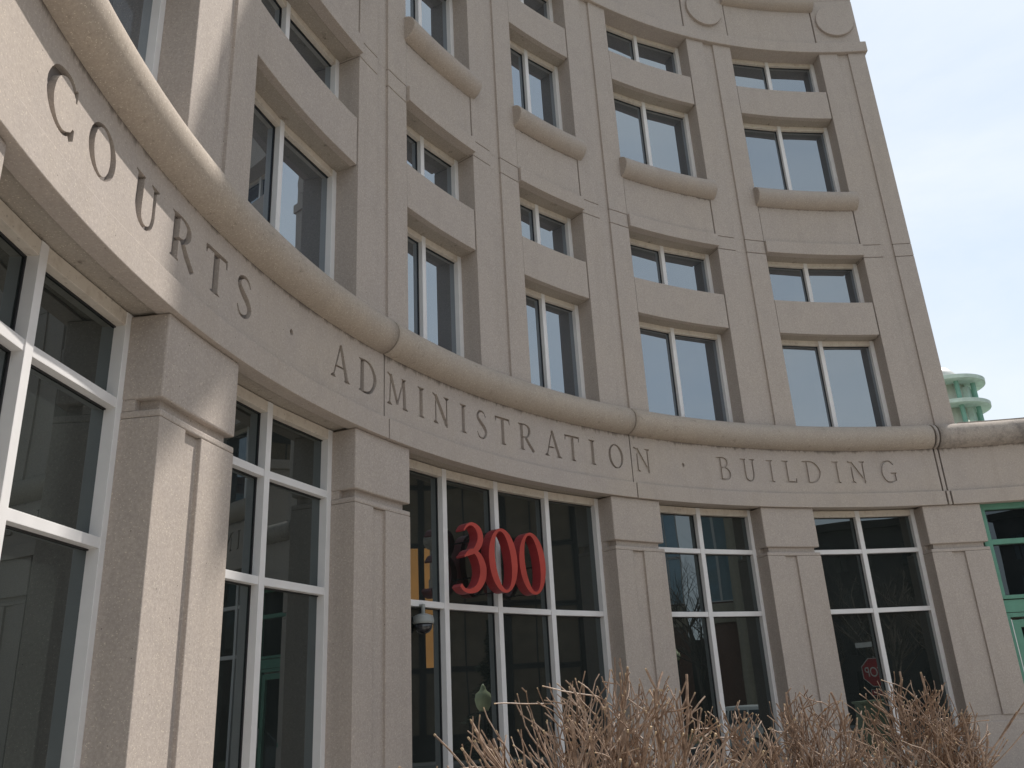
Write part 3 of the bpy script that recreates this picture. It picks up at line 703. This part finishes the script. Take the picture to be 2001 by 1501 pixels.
# ------------------------------------------------------------------ shrubs
def twig_mat():
    m, nt = new_mat('twig_bark'); b = NB(nt); p = b.pos()
    n = b.noise(p, 26, 4, .7); n2 = b.noise(p, 5, 2)
    c = b.mix(b.ramp(n, [(.35, 0.0), (.65, 1.0)]), (.11, .066, .042), (.32, .215, .148))
    c = b.mix(b.math('MULTIPLY', b.ramp(n2, [(.5, 0.0), (.7, 1.0)]), .55), c, (.47, .36, .285))
    b.bsdf(c, .55, n, .4, .003, spec=.35); return m
M['twig'] = twig_mat()
M['tip'] = simple('cut_twig_end', (.36, .26, .16), .8)
M['bud'] = simple('dry_leaf', (.36, .19, .07), .8)
def shrub(name, x, y, H, spread, nstem, r0, seed, label, over=1.06, crook=.16, rmin=.0043, kids=(2, 4), straight=0):
    """stems fan from the root and fill a rounded crown; shoots stop at the crown's outline."""
    rnd = random.Random(seed); g = Geo()
    base = W(x, y, 0); base.z = 0
    root = empty(name, tuple(base), label, 'shrub', 'bare shrubs in front of the windows')
    cen = base+Vector((0, 0, H*.52))
    def out(q, lim):
        d = q-cen; return (d.x*d.x+d.y*d.y)/(spread*spread)+(d.z/(H*.48))**2 > lim*lim
    def shoot(p, d, L, r, lev):
        step = .055 if lev < 2 else .045
        n = max(2, int(L/step)); pts = [p]; rr = [r]; q = p.copy(); dd = d.copy(); lim = rnd.uniform(.82, over)
        for k in range(n):
            dd = (dd+Vector((rnd.gauss(0, 1), rnd.gauss(0, 1), rnd.gauss(.18, .8)))*crook*(.6 if lev == 0 else 1)).normalized()
            q = q+dd*step
            if lev and out(q, lim): break
            if lev == 0 and q.z > base.z+.35 and out(q, lim): break
            pts.append(q.copy()); rr.append(max(rmin*.8, r*(1-.4*(k+1)/n)))
        if len(pts) < 2: return
        g.tube(pts, rr, 5 if r > .006 else 4, 0, True)
        if rnd.random() < .5:
            e = (pts[-1]-pts[-2]).normalized(); g.tube([pts[-1], pts[-1]+e*.010], [rr[-1]*1.08, rr[-1]*1.0], 4, 1)
        if lev == 3 and rnd.random() < .015:
            u = Vector((rnd.uniform(-1,1), rnd.uniform(-1,1), rnd.uniform(-1,1))).normalized()*.018; v = u.cross(Vector((0,0,1))).normalized()*.01; e = pts[-1]
            g.add([e-u-v, e+u-v, e+u+v, e-u+v], [(0,1,2,3)], 2)
        if lev < 3:
            m = len(pts)-1
            cnt = int(m*(.54, .45, .30)[lev]*rnd.uniform(.7, 1.3))
            if lev == 2: cnt = min(cnt, 2)
            for k in range(cnt):
                i = rnd.randint(1, m)
                if lev == 0 and pts[i].z < base.z+.12: continue
                dv = (pts[i]-pts[i-1]).normalized(); rd_ = (pts[i]-cen); rd_.z = 0
                side = Vector((rnd.gauss(0, 1), rnd.gauss(0, 1), rnd.gauss(.25, .6))).normalized()
                nd = (dv*.8+side*.72+rd_*.35+Vector((0,0,.15))).normalized()
                shoot(pts[i], nd, rnd.uniform(.22, .62)*(1, .8, .6)[lev], max(rmin, rr[i]*rnd.uniform(.5, .78)), lev+1)
    for k in range(nstem):
        a = rnd.uniform(0, 2*math.pi); tilt = rnd.random()**.55*1.05
        d = Vector((math.cos(a)*tilt*spread*1.15/(H*.6), math.sin(a)*tilt*spread*1.15/(H*.6), 1.0)).normalized()
        shoot(base+Vector((rnd.uniform(-.1, .1), rnd.uniform(-.1, .1), 0)), d, H*1.3, r0*rnd.uniform(.75, 1.2), 0)
    for k in range(straight):       # vigorous straight shoots standing out of the crown
        a = rnd.uniform(0, 2*math.pi); t_ = rnd.uniform(.1, 1)
        p = cen+Vector((math.cos(a)*spread*.45*t_, math.sin(a)*spread*.45*t_, rnd.uniform(-.3, .0)))
        d = Vector((math.cos(a)*t_*1.25, math.sin(a)*t_*1.25, 1)).normalized(); L = rnd.uniform(.5, .9); pts = [p]; dd = d.copy()
        for j in range(7):
            dd = (dd+Vector((rnd.gauss(0, 1), rnd.gauss(0, 1), rnd.gauss(0, 1)))*.045).normalized(); q = pts[-1]+dd*L/7
            if q.z > base.z+H+.10: break
            pts.append(q)
        if len(pts) > 2:
            r1 = rnd.uniform(.0042, .0072); g.tube(pts, [r1*(1-.35*j/len(pts)) for j in range(len(pts))], 6, 0); e = (pts[-1]-pts[-2]).normalized()
            g.tube([pts[-1], pts[-1]+e*.012], [r1*.9, r1*.8], 6, 1)
    keep(g.build('branches', [M['twig'], M['tip'], M['bud']], recalc=False), root)
    return root
def cam_at(azd, dist): return dist*math.sin(rad(azd)), 8.716+dist*math.cos(rad(azd))
x, y = cam_at(124.3, 5.6)
SHRUBS = []
def build_shrubs():
    x, y = cam_at(123.9, 5.2); shrub('bare_shrub', x, y, 1.72, .88, 24, .0115, 4, 'thick-stemmed bare brown shrub below the red numerals, leftmost and nearest', straight=120, crook=.11, over=1.12)
    x, y = cam_at(131.4, 6.5); shrub('bare_shrub', x, y, 1.55, .54, 21, .0095, 11, 'dense tangled bare shrub below the window right of the entrance', crook=.2, straight=14)
    x, y = cam_at(137.0, 7.1); shrub('bare_shrub', x, y, 1.60, .50, 18, .0095, 19, 'open twiggy bare shrub in front of the second column from the right', crook=.17, straight=22)
    x, y = cam_at(142.6, 7.8); shrub('bare_shrub', x, y, 1.66, .54, 22, .0095, 29, 'rounded bare shrub below the stop sign reflection, rightmost of the row', crook=.2, straight=14)
build_shrubs()

# ------------------------------------------------------------------ ground
def ground_mat():
    m, nt = new_mat('ground_mix'); b = NB(nt); p = b.pos()
    n = b.noise(p, 2.2, 5, .6); f = b.noise(p, 60, 3, .7)
    c = b.mix(b.ramp(n, [(.35, 0.0), (.65, 1.0)]), (.38, .36, .33), (.46, .435, .40))
    c = b.mix(b.math('MULTIPLY', f, .25), c, (.2, .18, .16))
    b.bsdf(c, .85, f, .3, .004, spec=.2); return m
M['plaza'] = ground_mat()
M['asphalt'] = simple('asphalt', (.055, .055, .056), .85, var=.2, vs=3, bump=.3)
M['grass'] = simple('winter_grass', (.13, .12, .055), .9, var=.35, vs=5, bump=.4)
M['mulch'] = simple('bark_mulch', (.10, .065, .045), .95, var=.4, vs=30, bump=.8)
def gz(d):          # ground height at distance d (m) from the court centre: level plaza, then falling lawn
    return 0 if d < 9 else max(-.75, -(d-9)*.12)
def sheet(name, x0, x1, y0, y1, mat, dz, nx=40, ny=40):
    vs = []
    for j in range(ny+1):
        for i in range(nx+1):
            X = x0+(x1-x0)*i/nx; Y = y0+(y1-y0)*j/ny
            vs.append((X, Y, gz(math.hypot(X-3, Y-3))+dz))
    fs = [(j*(nx+1)+i, j*(nx+1)+i+1, (j+1)*(nx+1)+i+1, (j+1)*(nx+1)+i) for j in range(ny) for i in range(nx)]
    g = Geo(); g.add(vs, fs); o = g.build(name, [mat]); o['kind'] = 'structure'; return o
bigv = [(-900, -900, -.77), (900, -900, -.77), (900, 900, -.77), (-900, 900, -.77)]
g = Geo(); g.add(bigv, [(0,1,2,3)]); o = g.build('ground', [M['grass']]); o['kind'] = 'structure'
g = Geo(); ring_n = 72
vs = []
for r in (0, 3, 6, 9, 11, 13, 15.5, 18):
    for k in range(ring_n):
        t = 2*math.pi*k/ring_n; vs.append((3+r*math.cos(t), 3+r*math.sin(t), gz(r) if r > 0 else 0))
fs = []
for j in range(7):
    for k in range(ring_n): fs.append((j*ring_n+k, j*ring_n+(k+1) % ring_n, (j+1)*ring_n+(k+1) % ring_n, (j+1)*ring_n+k))
g.add(vs, fs, 0); o = g.build('plaza', [M['plaza']]); o['kind'] = 'structure'
g = Geo(); g.block(60, 119, 7.0, 10.3, -1.77, -1.745, 1.5); o = g.build('planting_bed', [M['mulch']]); o['kind'] = 'structure'
# street across the lawn, seen in the glass
g = Geo(); rd = Vector((math.cos(rad(20)), -math.sin(rad(20)), 0)); rn = Vector((-rd.y, rd.x, 0)); rc = Vector((-6, -15, -.76))
g.box(rc, rd*90, rn*5.0, Vector((0,0,.006))); o = g.build('road', [M['asphalt']]); o['kind'] = 'structure'
M['paint'] = simple('road_paint', (.7, .68, .6), .7)
g = Geo()
for k in range(-14, 15): g.box(rc+rd*(k*6)+Vector((0,0,.01)), rd*1.5, rn*.06, Vector((0,0,.003)))
o = g.build('road_markings', [M['paint']]); o['kind'] = 'structure'
g = Geo()
for s_ in (-1, 1): g.box(rc+rn*s_*6.1+Vector((0,0,.06)), rd*90, rn*1.0, Vector((0,0,.06)))
o = g.build('pavement', [M['plaza']]); o['kind'] = 'structure'

# ------------------------------------------------------------------ across the street (seen mirrored in the lobby glass)
M['brown'] = simple('brown_stone', (.17, .125, .085), .8, var=.22, vs=1.5)
M['brick'] = simple('red_brown_brick', (.17, .075, .05), .85, var=.2, vs=7, bump=.3)
M['darkstone'] = simple('dark_stone', (.045, .04, .038), .8, var=.2)
M['palestone'] = simple('pale_stone', (.42, .37, .29), .8)
def lit_mat():
    m, nt = new_mat('lit_amber_window'); b = NB(nt); e = nt.nodes.new('ShaderNodeEmission'); o = nt.nodes.new('ShaderNodeOutputMaterial')
    b.l(b.mix(b.noise(b.pos(), .9, 3), (.9, .42, .13), (.55, .27, .10)), e.inputs['Color']); e.inputs['Strength'].default_value = .8; b.l(e.outputs[0], o.inputs['Surface']); return m
M['lit'] = lit_mat()
M['glass_far'] = glass_mat('far_window_glass', (.20, .31, .37), (.7, .85, .95), .22, .002, .3)
M['white'] = simple('white_paint', (.72, .72, .70), .3, var=.04, spec=.5)
M['tyre'] = simple('tyre_rubber', (.02, .02, .02), .8)
M['chrome'] = simple('rim_alloy', (.5, .5, .5), .3, metal=1)
M['lampglass'] = simple('acorn_globe', (.78, .82, .50), .35)
M['blackmetal'] = simple('black_metal', (.02, .022, .022), .5)
M['signred'] = simple('sign_red', (.45, .02, .03), .4)
M['signwhite'] = simple('sign_white', (.75, .75, .73), .45)
M['taillight'] = simple('tail_light', (.4, .02, .02), .2)
M['bark'] = simple('tree_bark', (.09, .07, .055), .9, var=.3, vs=14)
M['needles'] = simple('dark_needles', (.025, .045, .022), .85, var=.35, vs=12)
M['cabinet'] = simple('cabinet_green', (.20, .24, .15), .6)

def block_building(name, label, cx, cy, az, width, depth, z1, body, cols_, rows, ww, wh, zb, sill, matw=None, lit=(), band=None, z0=-.77, fr='frame'):
    """cx, cy in metres; az: compass angle its front faces."""
    root = empty(name, (cx, cy, 0), label, 'building')
    n = Vector((math.sin(rad(az)), math.cos(rad(az)), 0)); t = Vector((n.y, -n.x, 0)); c = Vector((cx, cy, 0))
    g = Geo(); g.box(c-n*depth/2+Vector((0,0,(z0+z1)/2)), t*width/2, n*depth/2, Vector((0,0,(z1-z0)/2)))
    keep(g.build('wall', [M[body]]), root)
    g = Geo(); g.box(c-n*depth/2+Vector((0,0,z1+.25)), t*(width/2+.2), n*(depth/2+.2), Vector((0,0,.25))); keep(g.build('parapet', [M[body]], bevel=.03), root)
    if band:
        g = Geo(); g.box(c+n*.08+Vector((0,0,(band[0]+band[1])/2)), t*(width/2+.05), n*.1, Vector((0,0,(band[1]-band[0])/2))); keep(g.build('stone_band', [M['palestone']], bevel=.02), root)
    first = {}
    for j in range(rows):
        for i in range(cols_):
            x = -width/2+width*(i+.5)/cols_; z = zb+(z1-zb-.6)*(j+.5)/rows
            key = (i, j) in lit
            p = c+t*x+n*.02+Vector((0,0,z))
            if key not in first:
                f = Geo(); fw = .07
                for s_ in (-1, 1):
                    f.box(t*s_*(ww/2), t*fw/2, n*.06, Vector((0,0,wh/2+fw/2))); f.box(Vector((0,0,s_*wh/2)), t*(ww/2-fw/2), n*.055, Vector((0,0,fw/2)))
                f.box(Vector((0,0,0)), t*fw/2, n*.05, Vector((0,0,wh/2-fw/2)))
                fo = f.build('window', [M[fr]]); keep(fo, root)
                q = Geo(); q.box(Vector((0,0,0)), t*(ww/2), n*.012, Vector((0,0,wh/2)))
                go = q.build('pane', [M['lit' if key else (matw or 'glass_far')]]); go.parent = fo
                first[key] = (fo, go); fo.location = p
            else:
                fo, go = first[key]; a = fo.copy(); col.objects.link(a); a.location = p
                b_ = go.copy(); col.objects.link(b_); b_.parent = a
    return root
block_building('office_building', 'brown panelled office block with a few amber panels across the street', 0.5, -28.0, 18, 26, 12, 15.5, 'darkstone', 9, 5, 2.62, 2.75, 0.2, 0, matw='brown', lit=((5, 1), (5, 2), (4, 2)), fr='darkstone')
block_building('glass_office_building', 'blue glass office block with white grid over a brick and pale stone base', -26.5, -23.0, 58, 11, 10, 15.8, 'brick', 7, 3, 1.50, 2.75, 6.7, 0, band=(5.4, 6.6))
block_building('dark_office_building', 'dark stone building with narrow windows behind bare trees', -37, -9, 76, 26, 12, 11, 'darkstone', 10, 4, .8, 1.6, .2, 0, matw='glass_door', fr='darkstone')
block_building('dark_backdrop_block', 'low dark block added beyond the trees to darken the lobby reflections', -17, -36, 38, 30, 10, 4.2, 'darkstone', 8, 1, 1.6, 1.4, 0.4, 0, matw='glass_door', fr='darkstone')  # added block: darkens the low part of the lobby reflection, in place of trees
g = Geo(); 
root = [o for o in col.objects if o.name == 'glass_office_building'][0]
nn = Vector((math.sin(rad(58)), math.cos(rad(58)), 0)); cc_ = Vector((-26.5, -23.0, 0)); tt = Vector((nn.y, -nn.x, 0))
g.tube([cc_+nn*.9+tt*.3+Vector((0,0,-.7)), cc_+nn*.9+tt*.3+Vector((0,0,16.1))], [.38, .38], 20); keep(g.build('round_column', [M['palestone']]), root)

def rec_tree(name, label, x, y, H, seed, r0, group=None):
    rnd = random.Random(seed); z0 = -.77
    root = empty(name, (x, y, z0), label, 'tree', group)
    tr, cr = Geo(), Geo()
    def seg(p, d, L, r, lev):
        n = 4; pts = [p]; rr = [r]; q = p.copy(); dd = d.copy()
        for k in range(n):
            dd = (dd+Vector((rnd.uniform(-1,1), rnd.uniform(-1,1), rnd.uniform(-.3,.6)))*(.05+.07*lev)).normalized(); q = q+dd*L/n; pts.append(q.copy()); rr.append(r*(1-.45*(k+1)/n))
        (tr if lev == 0 else cr).tube(pts, rr, 8 if lev == 0 else 4, 0, lev == 0)
        if lev < 4:
            for k in range((9, 5, 4, 3)[lev]):
                i = rnd.randint(2 if lev == 0 else 1, n); a = rnd.uniform(0, 6.28)
                side = Vector((math.cos(a), math.sin(a), rnd.uniform(.1, .9))).normalized(); dv = (pts[i]-pts[i-1]).normalized()
                seg(pts[i], (dv*.55+side*.8).normalized(), L*rnd.uniform(.42, .68), rr[i]*rnd.uniform(.45, .7), lev+1)
    seg(Vector((x, y, z0)), Vector((0,0,1)), H*.55, r0, 0)
    keep(tr.build('trunk', [M['bark']], recalc=False), root); keep(cr.build('crown', [M['bark']], recalc=False), root)
for k, (x, y, H, s_) in enumerate([(-13.4, -19.8, 9.5, 1), (-12.2, -20.6, 9, 2), (-19, -11.5, 8, 3), (-22, -6.5, 8.5, 4), (-16.5, -8.0, 6.5, 5)]):
    rec_tree('bare_tree', 'leafless deciduous tree standing along the far side of the lawn', x, y, H, s_, .16+.01*k, 'bare trees across the lawn')

def conifer(x, y, H, seed):
    rnd = random.Random(seed); root = empty('conifer_tree', (x, y, -.77), 'dark green conifer in front of the brown office block', 'tree')
    g = Geo(); g.tube([(x, y, -.77), (x, y, H*.9-.77)], [.16, .03], 8); keep(g.build('trunk', [M['bark']]), root)
    g = Geo()
    for k in range(5200):
        h = rnd.random()**.8; r = (1-h)*1.5*(.35+.65*rnd.random())*(.8+.3*math.sin(h*38)); a = rnd.uniform(0, 6.28)
        p = Vector((x+r*math.cos(a), y+r*math.sin(a), -.5+h*H-.15*r)); d = Vector((math.cos(a), math.sin(a), rnd.uniform(-.5, .2)))*.11
        s_ = Vector((-math.sin(a), math.cos(a), rnd.uniform(-.4,.4)))*.03
        g.add([p-d-s_, p+d, p-d+s_], [(0,1,2)])
    keep(g.build('crown', [M['needles']], recalc=False), root)
conifer(3.0, -14.6, 4.6, 5)

def acorn_lamp(x, y, zc, z0, label):
    root = empty('street_lamp', (x, y, z0), label, 'street lamp', 'acorn street lamps')
    g = Geo(); g.lathe(Vector((x, y, z0)), [(.17, 0), (.17, .12), (.1, .2), (.07, .5), (.05, .6), (.05, zc-z0-.42), (.09, zc-z0-.36), (.12, zc-z0-.26)], 20); keep(g.build('post', [M['blackmetal']]), root)
    g = Geo(); g.lathe(Vector((x, y, zc)), [(.10, -.26), (.17, -.14), (.2, .0), (.17, .12), (.09, .18), (.07, .22), (.05, .27), (.015, .33)], 24); keep(g.build('globe', [M['lampglass']], smooth=True), root)
acorn_lamp(5.3, -6.9, 1.68, -.35, 'black post lamp with a yellow-green acorn globe near the plaza edge')
acorn_lamp(-17.2, -21.4, 3.4, -.75, 'distant acorn-globe street lamp beside the road')

def text_mesh(txt, size, mat, parent, mtx, ext=.002, name='lettering'):
    cu = bpy.data.curves.new('t', 'FONT'); cu.body = txt; cu.size = size; cu.extrude = ext; cu.align_x = 'CENTER'; cu.align_y = 'CENTER'; cu.space_character = .95
    to = bpy.data.objects.new('t', cu); me = bpy.data.meshes.new_from_object(to); me.name = name
    bpy.data.objects.remove(to); me.transform(mtx); o = link(name, me, [mat]); keep(o, parent); return o
def sign_frame(c, az):
    n = Vector((math.sin(rad(az)), math.cos(rad(az)), 0)); t = Vector((-n.y, n.x, 0))   # t: reader's right
    m_ = Matrix((t, Vector((0,0,1)), n)).transposed().to_4x4(); m_.translation = c; return m_, n, t
def stop_sign():
    c = W(-2.95, -7.25, .27); z0 = -.45
    mt, n, t = sign_frame(c, 74)
    root = empty('stop_sign', (c.x, c.y, z0), 'red octagonal stop sign with a small plate beneath, facing the lobby windows', 'sign')
    def octo(name, r, d0, d1, mat):
        g = Geo(); N = 8
        vs = [c+t*r*math.cos(rad(22.5+45*k))+Vector((0,0,r*math.sin(rad(22.5+45*k))))+n*d for d in (d0, d1) for k in range(N)]
        g.add(vs, [(k, (k+1) % N, N+(k+1) % N, N+k) for k in range(N)]+[tuple(range(N))[::-1], tuple(range(N, 2*N))]); keep(g.build(name, [mat]), root)
    octo('border', .405, -.002, .002, M['signwhite']); octo('plate', .385, .0025, .006, M['signred'])
    text_mesh('STOP', .36, M['signwhite'], root, mt @ Matrix.Translation((0, -.0, .0085)) @ Matrix.Diagonal((.72, 1.0, 1, 1)))
    g = Geo(); g.box(c+Vector((0,0,-.53)), t*.23, n*.003, Vector((0,0,.08))); keep(g.build('lower_border', [M['signwhite']]), root)
    g = Geo(); g.box(c+Vector((0,0,-.53))+n*.005, t*.218, n*.0015, Vector((0,0,.068))); keep(g.build('lower_plate', [M['signred']]), root)
    text_mesh('ALL WAY', .13, M['signwhite'], root, mt @ Matrix.Translation((0, -.53, .009)) @ Matrix.Diagonal((.66, 1.0, 1, 1)))
    g = Geo(); g.box(Vector((c.x, c.y, (z0+c.z+.42)/2))-n*.035, t*.025, n*.025, Vector((0,0,(c.z+.42-z0)/2))); keep(g.build('post', [M['chrome']]), root)
stop_sign()
def small_sign():
    c = W(9.87-.961*22, -3.35-.276*22, 1.40); root = empty('street_sign', (c.x, c.y, -.75), 'small white rectangular plate on a slim post by the road', 'sign')
    mt, n, t = sign_frame(c, 74); g = Geo(); g.box(c, t*.27, n*.006, Vector((0,0,.085))); keep(g.build('plate', [M['signwhite']]), root)
    g = Geo(); g.box(Vector((c.x, c.y, (c.z-.75)/2))-n*.03, t*.025, n*.02, Vector((0,0,(c.z+.75)/2))); keep(g.build('post', [M['blackmetal']]), root)
small_sign()
def cabinet():
    c = W(9.8-.96*12, -3.4-.28*12, 0); root = empty('utility_cabinet', (c.x, c.y, -.4), 'olive green utility cabinet standing on the lawn by the stop sign', 'cabinet')
    g = Geo(); g.box(Vector((c.x, c.y, .35)), Vector((.35,0,0)), Vector((0,.5,0)), Vector((0,0,.75))); keep(g.build('body', [M['cabinet']], bevel=.02), root)
    g = Geo(); g.box(Vector((c.x, c.y, 1.12)), Vector((.40,0,0)), Vector((0,.55,0)), Vector((0,0,.03))); keep(g.build('lid', [M['cabinet']], bevel=.01), root)
cabinet()
def suv(x, y, az):
    z0 = -.745
    root = empty('parked_car', (x, y, z0), 'white sport utility vehicle parked along the road', 'car')
    d = Vector((math.sin(rad(az)), math.cos(rad(az)), 0)); t = Vector((d.y, -d.x, 0)); c = Vector((x, y, z0))
    def X(u, v, h): return c+d*u+t*v+Vector((0,0,h))
    prof = [(-2.4, .45), (-2.42, .95), (-2.32, 1.08), (-1.2, 1.12), (2.15, 1.12), (2.38, 1.0), (2.4, .5), (2.2, .36), (-2.2, .36)]
    g = Geo(); N = len(prof)
    vs = [X(u, v*.93, h) for v in (-1, 1) for u, h in prof]
    g.add(vs, [(k, (k+1) % N, N+(k+1) % N, N+k) for k in range(N)]+[tuple(range(N))[::-1], tuple(range(N, 2*N))]); keep(g.build('body', [M['white']], bevel=.06), root)
    cab = [(-1.05, 1.1), (-.45, 1.68), (.2, 1.76), (1.85, 1.74), (2.2, 1.1)]
    g = Geo(); N = len(cab); vs = [X(u, v*(.9 if h < 1.2 else .74), h) for v in (-1, 1) for u, h in cab]
    g.add(vs, [(k, (k+1) % N, N+(k+1) % N, N+k) for k in range(N)]+[tuple(range(N))[::-1], tuple(range(N, 2*N))]); keep(g.build('cabin', [M['white']], bevel=.04), root)
    for v in (-1, 1):
        for (u0, u1, l0, l1) in ((-.75, .25, -.35, .25), (.35, 1.2, .35, 1.15), (1.3, 2.0, 1.25, 1.78)):
            g = Geo(); q = [X(u0, v*.885, 1.17), X(u1, v*.885, 1.17), X(l1, v*.775, 1.62), X(l0, v*.775, 1.62)]
            o_ = t*v*.022; g.add([a+o_ for a in q]+[a-o_*.2 for a in q], [(0,1,2,3),(7,6,5,4),(0,4,5,1),(1,5,6,2),(2,6,7,3),(3,7,4,0)]); keep(g.build('side_window', [M['glass_door']]), root)
        g = Geo(); g.box(X(2.38, v*.75, .98), d*.03, t*.12, Vector((0,0,.14))); keep(g.build('tail_light', [M['taillight']], bevel=.01), root)
        for u in (-1.5, 1.5):
            g = Geo(); N = 28
            vs = [X(u+r*math.cos(2*math.pi*k/N), v*w_, .37+r*math.sin(2*math.pi*k/N)) for r, w_ in ((.37, .70), (.37, .95), (.24, .955), (.22, .93)) for k in range(N)]
            g.add(vs, [(j*N+k, j*N+(k+1) % N, (j+1)*N+(k+1) % N, (j+1)*N+k) for j in range(3) for k in range(N)]+[tuple(range(N))]); wo_ = g.build('wheel', [M['tyre']]); keep(wo_, root)
            g = Geo(); vs = [X(u+r*math.cos(2*math.pi*k/N), v*w_, .37+r*math.sin(2*math.pi*k/N)) for r, w_ in ((.225, .93), (.06, .945)) for k in range(N)]
            g.add(vs, [(k, (k+1) % N, N+(k+1) % N, N+k) for k in range(N)]+[tuple(range(N, 2*N))]); ro = g.build('rim', [M['chrome']]); ro.parent = wo_; ro.matrix_parent_inverse = Matrix.Identity(4)
    for s_, (a_, b_, c_, e_) in (('windscreen', (-1.0, 1.17, -.5, 1.62)), ('rear_window', (2.17, 1.2, 1.9, 1.62))):
        g = Geo(); o_ = d*(.04 if s_ != 'windscreen' else -.04)+Vector((0,0,.02))
        q = [X(a_, -.8, b_)+o_, X(a_, .8, b_)+o_, X(c_, .68, e_)+o_, X(c_, -.68, e_)+o_]; g.add(q+[p_-o_*.9 for p_ in q], [(0,1,2,3),(7,6,5,4),(0,4,5,1),(1,5,6,2),(2,6,7,3),(3,7,4,0)]); keep(g.build(s_, [M['glass_door']]), root)
suv(-9.9, -12.2, 110)


# ------------------------------------------------------------------ camera
f_px, pitch, roll, yaw, d0 = 1662.388, .3566045, -.0539960, 2.0935158, 8.716107
F = Vector((math.sin(yaw)*math.cos(pitch), math.cos(yaw)*math.cos(pitch), math.sin(pitch)))
Rt = Vector((math.cos(yaw), -math.sin(yaw), 0)); U = Rt.cross(F)
c, s = math.cos(roll), math.sin(roll)
R_ = Rt*c+U*s; U_ = U*c-Rt*s
cd = bpy.data.cameras.new('camera'); co = bpy.data.objects.new('camera', cd); col.objects.link(co)
m = Matrix((R_, U_, -F)).transposed().to_4x4(); m.translation = Vector((0, S*d0, EYE)); co.matrix_world = m
cd.sensor_width = 36; cd.lens = 36*f_px/2001; cd.clip_start = .05; cd.clip_end = 3000
scene.camera = co

# ------------------------------------------------------------------ light
SUN_AZ, SUN_EL = 174.5, 57.0
sv = Vector((math.sin(rad(SUN_AZ))*math.cos(rad(SUN_EL)), math.cos(rad(SUN_AZ))*math.cos(rad(SUN_EL)), math.sin(rad(SUN_EL))))
ld = bpy.data.lights.new('sun', 'SUN'); ld.energy = 2.8; ld.angle = rad(.55); ld.color = (1, .95, .88)
lo = bpy.data.objects.new('sun', ld); col.objects.link(lo); lo.rotation_euler = (-sv).to_track_quat('-Z', 'Y').to_euler()
w = bpy.data.worlds.new('World'); scene.world = w; w.use_nodes = True; nt = w.node_tree; nt.nodes.clear(); b = NB(nt)
sky = nt.nodes.new('ShaderNodeTexSky'); sky.sky_type = 'NISHITA'; sky.sun_disc = False
sky.sun_elevation = rad(SUN_EL); sky.sun_rotation = rad(SUN_AZ); sky.air_density = 1.2; sky.dust_density = .7; sky.ozone_density = 1.0
tc = nt.nodes.new('ShaderNodeTexCoord')
cl = b.noise(b.scalevec(tc.outputs['Generated'], (1, 1, 2.6)), 1.7, 7, .58, .35)
clf = b.ramp(cl, [(.36, 0.0), (.62, 1.0)])
wisp = b.math('ADD', b.math('MULTIPLY', clf, .16), .80, None, True)
bw = nt.nodes.new('ShaderNodeRGBToBW'); b.l(sky.outputs[0], bw.inputs[0])
grey = b.mix(clf, (3.95, 4.4, 4.9), (4.6, 4.95, 5.3))
cc = b.mix(wisp, sky.outputs[0], grey)
bg = nt.nodes.new('ShaderNodeBackground'); bg.inputs['Strength'].default_value = .10; b.l(cc, bg.inputs['Color'])
wo = nt.nodes.new('ShaderNodeOutputWorld'); b.l(bg.outputs[0], wo.inputs['Surface'])

scene.view_settings.view_transform = 'Standard'; scene.view_settings.look = 'None'
scene.view_settings.exposure = 0.95; scene.view_settings.gamma = 1
scene.render.engine = 'CYCLES'
